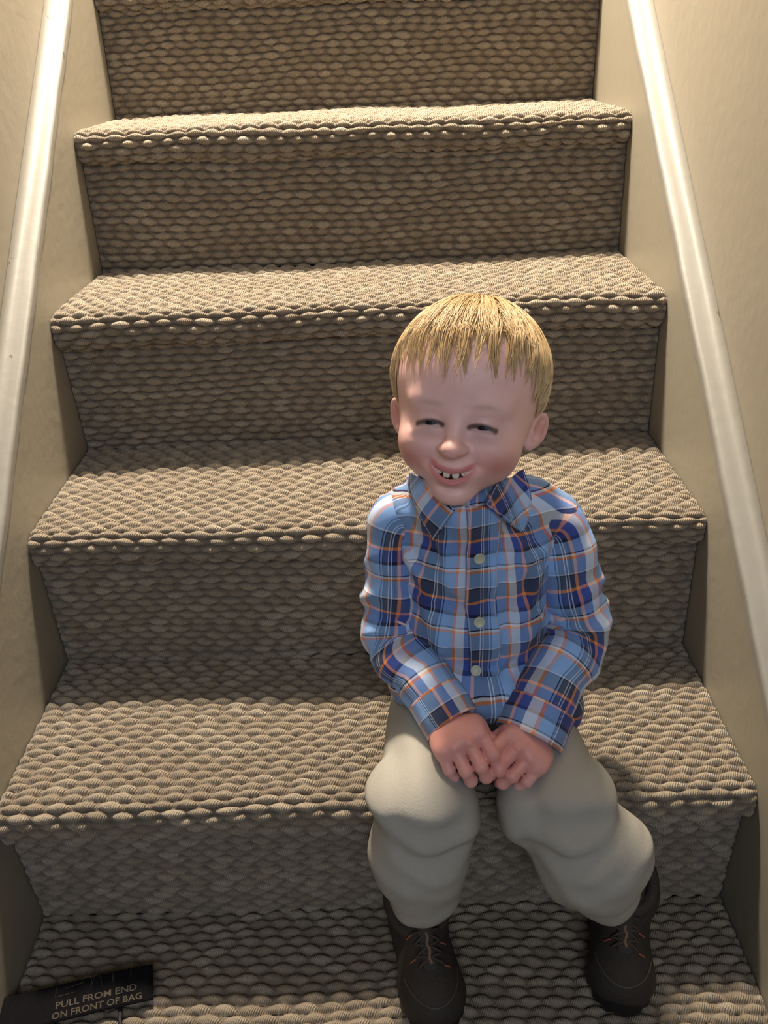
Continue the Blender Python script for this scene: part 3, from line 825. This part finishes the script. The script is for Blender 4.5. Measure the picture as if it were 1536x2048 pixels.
# bunched folds at the knees
trs.ell(P(768, 1584, -.040), (.015, .026, .008), .020)
trs.ell(P(1192, 1576, -.042), (.016, .026, .009), .016)
trs.ell(P(1024, 1620, -.040), (.014, .026, .030), .022)
trs.ell(P(925, 1622, -.042), (.014, .026, .024), .022)
trs.ell(P(1245, 1700, -.060), (.024, .026, .026), .022)
trs.cap(P(1020, 1570, -.082), P(1062, 1690, -.100), .0035, .003, .014, True)
trs.cap(P(1000, 1600, -.075), P(1030, 1660, -.080), .003, .003, .010, True)
trs.cap(P(895, 1655, -.108), P(935, 1625, -.092), .004, .003, .016, True)
trs.cap(P(760, 1618, -.098), P(850, 1632, -.112), .003, .003, .014, True)
trs.cap(P(1110, 1636, -.112), P(1200, 1612, -.098), .003, .003, .014, True)
trs.cap(P(1140, 1690, -.115), P(1240, 1650, -.095), .002, .002, .016, True)
trs.cap(P(860, 1720, -.115), P(905, 1780, -.105), .002, .002, .016, True)
# hollow cuffs
for c_, a_ in ((ceL, anL), (ceR, anR)):
    d_ = (a_-c_)/np.linalg.norm(a_-c_); trs.cap(c_+d_*.010, c_+d_*.09, .031, .040, .003, True)
    cut = c_+d_*.0; 
def leg_folds(p):
    x, y, z = p[..., 0], p[..., 1], p[..., 2]
    side = np.where(x < .505, x-.435, .575-x)
    q = z-.045+.35*side+.006*np.sin(40*side+50*y)
    w = np.exp(-((z-.045)/.035)**2)*np.clip((.02-y)/.03, 0, 1)
    lowc = np.clip(-z/.05, 0, 1)*np.clip((.0-y)/.03, 0, 1)
    return -.0032*w*np.sin(q*230)*(.55+.45*np.sin(60*side+1))+.0016*lowc*np.sin(95*x+35*z+2*np.sin(40*z))+cloth_disp(.0012, .8)(p)
TV, TQ = polygonise(trs, (.36, -.150, -.135), (.700, .215, .135), .0021, leg_folds)
tro = link('trousers', mesh_np('trousers', TV, TQ), M_TROU, child)
sm = tro.modifiers.new('smooth', 'SMOOTH'); sm.factor = .5; sm.iterations = 4

M_SOCK = simple('charcoal_sock', (.03, .028, .028), .9)
for a_ in (anL, anR): link('sock', mesh_np('sock', *tube([a_+np.array([0, .0, .050]), a_+np.array([0, 0, .02]), a_, a_+np.array([0, -.002, -.030])], [.0235, .0225, .0215, .0225], 20)), M_SOCK, child)
# ------------------------------------------------------------------ shoes
M_SHOE = simple('dark_brown_suede', (.026, .019, .014), .75, (500, .0008), (40, .25)); M_MESH = simple('black_shoe_mesh', (.030, .024, .020), .7, (700, .0008))
M_SOLE = simple('black_rubber', (.010, .009, .010), .5); M_LACE = simple('tan_grey_lace', (.20, .115, .065), .7); M_LOOP = simple('orange_thread', (.28, .09, .045), .7)
M_SEAM = simple('grey_stitching', (.075, .065, .05), .6)
def shoe(heel, toe, name='shoe'):
    heel = np.array(heel); toe = np.array(toe); R = rot_from(toe-heel); X, Y, Z = R.T; L = np.linalg.norm(toe-heel)
    at = lambda x, y, z: heel+X*x*L+Y*y+Z*z
    S = Shape()
    S.ell(at(.78, 0, .022), (L*.27, .0335, .026), .008, R)
    S.ell(at(.50, 0, .026), (L*.34, .030, .032), .014, R)
    S.ell(at(.20, 0, .030), (L*.22, .0285, .036), .014, R)
    S.cap(at(.20, 0, .035), at(.22, 0, .068), .0300, .0290, .012)
    S.cap(at(.30, 0, .055), at(.58, 0, .040), .0235, .020, .012)
    S.box(at(.5, 0, -.020), (L*.8, .06, .022), .001, .002, R, True)
    S.cap(at(.20, 0, .078), at(.20, 0, .14), .022, .030, .003, True)
    Vs, Qs = polygonise(S, at(.5, 0, .04)-np.array([.066, .096, .052]), at(.5, 0, .04)+np.array([.066, .096, .060]), .0017)
    o = link(name, mesh_np(name, Vs, Qs), M_SHOE, child)
    # sole outline extruded, with lugs and a rolled-up toe bumper
    ring = []; N = 64
    for i in range(N):
        g = 2*math.pi*i/N; c, s_ = math.cos(g), math.sin(g)
        wv = .0345 if c > 0 else .0300
        ring.append((.5+.545*np.sign(c)*abs(c)**.8, wv*np.sign(s_)*abs(s_)**.85*(1-.10*math.exp(-((c+.05)/.3)**2))))
    V = []; rows = ((.0, .90), (.0012, .985), (.006, 1.0), (.012, 1.01), (.0165, .985), (.0175, .93))
    for h, k in rows:
        for i, (x, y) in enumerate(ring):
            lug = (1.5 if i % 4 < 2 else 0)*.001 if h in (.0012, .006) else 0
            up = .010*max(0, (x-.80)/.25)**2*(h > .01)
            V.append(at(.5+(x-.5)*k+(lug/L)*np.sign(x-.5), y*k+lug*np.sign(y), h+up))
    Q = [(r*N+i, r*N+(i+1) % N, (r+1)*N+(i+1) % N, (r+1)*N+i) for r in range(len(rows)-1) for i in range(N)]
    V += [at(.5, 0, .0), at(.5, 0, .0175)]; q0 = len(V)-2
    for i in range(0, N, 2):
        Q.append((q0, (i+2) % N, (i+1) % N, i)); b0 = (len(rows)-1)*N; Q.append((q0+1, b0+i, b0+(i+1) % N, b0+(i+2) % N))
    link('sole', mesh_np('sole', V, Q), M_SOLE, o)
    # padded collar ring
    pth = [at(.21+.262*math.cos(g)*.95, .0275*math.sin(g), .086-.012*math.cos(g)) for g in np.linspace(0, 2*math.pi, 41)]
    link('collar_padding', mesh_np('collar_padding', *tube(pth, .0065, 10)), M_MESH, o)
    pth = [at(.22+.262*math.cos(g), .0305*math.sin(g), .073-.016*math.cos(g)) for g in np.linspace(0, 2*math.pi, 41)]
    link('collar_padding', mesh_np('collar_padding', *tube(pth, .0060, 10)), M_SHOE, o)
    def onto(x, y, h=.0008):
        p_ = at(x, y, .12); 
        for _ in range(60): p_ = p_-Z*max(-.01, min(.01, float(S(p_[None])[0])))*.8
        return p_+Z*h
    # tongue strip, laces and lace loops
    tg = [onto(x, 0, .0020) for x in np.linspace(.44, .74, 12)]
    V, Q = tube(tg, .0085, 14); V = V-0; link('tongue', mesh_np('tongue', np.array(tg).repeat(14, 0)+(V[:12*14]-np.array(tg).repeat(14, 0))@(np.eye(3)-.75*np.outer(Z, Z)), Q[:11*14]), M_MESH, o)
    link('lace', mesh_np('lace', *tube([onto(x, .0010*math.sin(x*70), .0060) for x in np.linspace(.45, .735, 16)], .0016, 8)), M_LACE, o)
    rows_ = (.50, .58, .66, .73)
    pr = []
    for i, x in enumerate(rows_[:-1]):
        for s_ in (-1, 1):
            pts_ = [onto(x+(rows_[i+1]-x)*q, s_*(.0135-.027*q), .0042+.0015*math.sin(q*math.pi)) for q in np.linspace(0, 1, 10)]
            pr.append(tube(pts_, .0013, 6))
    link('lace', mesh_np('lace', *join(pr)), simple('dark_lace', (.05, .035, .028), .7), o)
    pr = []
    for i, x in enumerate(rows_):
        for s_ in (-1, 1):
            if (i+(s_ > 0)) % 2: continue
            link('lace_loop', mesh_np('lace_loop', *tube([onto(x, s_*(.0135+.0060*q), .0018) for q in np.linspace(0, 1, 5)], .0009, 6)), M_LOOP, o)
    # stitched edge of the toe cap
    pr = []
    pts_ = []
    for g in np.linspace(-1.45, 1.45, 40):
        pts_.append(onto(.66+.325*math.cos(g), .0275*math.sin(g), .0003))
    link('toe_stitching', mesh_np('toe_stitching', *tube(pts_, .0007, 6)), M_SEAM, o)
    return o
shoe((.424, .002, -.1826), (.4435, -.122, -.1826)); shoe((.650, -.0005, -.1826), (.6255, -.109, -.1826))

# ------------------------------------------------------------------ strap with lettering
strap = bpy.data.objects.new('luggage_strap', None); COL.objects.link(strap)
tag(strap, 'black webbing strap with two lines of grey printed capitals lying across the lowest stair', 'strap')
cA, cB = P(308, 1962, -.055), P(0, 2040, -.085)
zt = -.1795
def on_tread(u, v, z):
    d = CM @ np.array([(u-768)/F_PX, (1024-v)/F_PX, -1.0]); return CAM+(z-CAM[2])/d[2]*d
e1, e2 = on_tread(301, 1929, -.168), on_tread(311, 1998, -.178)
xdir = (on_tread(301, 1929, -.17)-on_tread(0, 1995, -.17)); xdir /= np.linalg.norm(xdir)
vv = e2-e1; wdt = np.linalg.norm(vv); ydir = -vv/wdt; ydir -= (ydir@xdir)*xdir; ydir /= np.linalg.norm(ydir)
nst = np.cross(xdir, ydir)
org = (e1+e2)/2
def sp_(x, y, h=0.):        # x back along the strap from its end, y across
    dip = -.003*math.sin(min(1, x/.22)*math.pi*.5)+.0018*math.sin(x*40)
    return org-xdir*x+ydir*y+nst*(h+dip)
V = []; Q = []; nx, ny = 70, 12
for i in range(nx):
    for j in range(ny): V.append(sp_(.30*i/(nx-1), wdt*(.5-j/(ny-1)), .0))
for i in range(nx-1):
    for j in range(ny-1): Q.append((i*ny+j, (i+1)*ny+j, (i+1)*ny+j+1, i*ny+j+1))
t = NT('black_webbing'); g_ = t.n('ShaderNodeNewGeometry').outputs['Position']; t.b.inputs['Base Color'].default_value = (.004, .0035, .005, 1); t.b.inputs['Roughness'].default_value = .9; t.b.inputs['Specular IOR Level'].default_value = .15
t.bump(t.noise(700, 2, g_), .0006)
sb = link('webbing', mesh_np('webbing', V, np.array(Q)), t.m, strap)
m_ = sb.modifiers.new('thickness', 'SOLIDIFY'); m_.thickness = .0016; m_.offset = 0
M_PRINT = simple('faded_grey_print', (.060, .048, .034), .8)
def text(body_, size, x, y, name, width=None):
    cu = bpy.data.curves.new('t', 'FONT'); cu.body = body_; cu.size = size; cu.resolution_u = 2; cu.extrude = .0001
    cu.offset = .00012
    tmp = bpy.data.objects.new('t', cu); COL.objects.link(tmp); bpy.context.view_layer.update()
    me = bpy.data.meshes.new_from_object(tmp.evaluated_get(bpy.context.evaluated_depsgraph_get()))
    bpy.data.objects.remove(tmp)
    mx = max(v.co.x for v in me.vertices); k = (width/mx) if width else 1
    for v in me.vertices:
        q = sp_(x-v.co.x*k, y+v.co.y, .0012+v.co.z); v.co = Vector(q)
    me.name = name
    return link(name, me, M_PRINT, strap)
text('PULL FROM END', .0085, .098, -wdt*.5+.0120, 'printed_words', .082)
text('ON FRONT OF BAG', .0085, .101, -wdt*.5+.0030, 'printed_words', .090)
# printed pull diagram above the words
pr = []
def stroke(pts): pr.append(tube([sp_(a, b, .0012) for a, b in pts], .00032, 6))
y0 = -wdt*.5+.0225
stroke([(.098, y0+.009), (.098, y0), (.080, y0+.001)]); stroke([(.062, y0+.014), (.062, y0+.004)])
stroke([(.063, y0+.001), (.058, y0+.012), (.056, y0+.003), (.053, y0+.011), (.051, y0)])
stroke([(.040, y0+.010), (.040, y0+.002)]); stroke([(.022, y0+.012), (.022, y0+.003)]); stroke([(.090, y0+.006), (.070, y0+.008)])
link('printed_diagram', mesh_np('printed_diagram', *join(pr)), M_PRINT, strap)
ca = on_tread(240, 2020, -.183); cb = on_tread(247, 2075, -.184)
link('cord', mesh_np('cord', *tube(spline([ca, (ca+cb)/2+np.array([-.0015, 0, .001]), cb], 20), .0022, 8)), simple('dark_violet_cord', (.008, .006, .016), .7), strap)
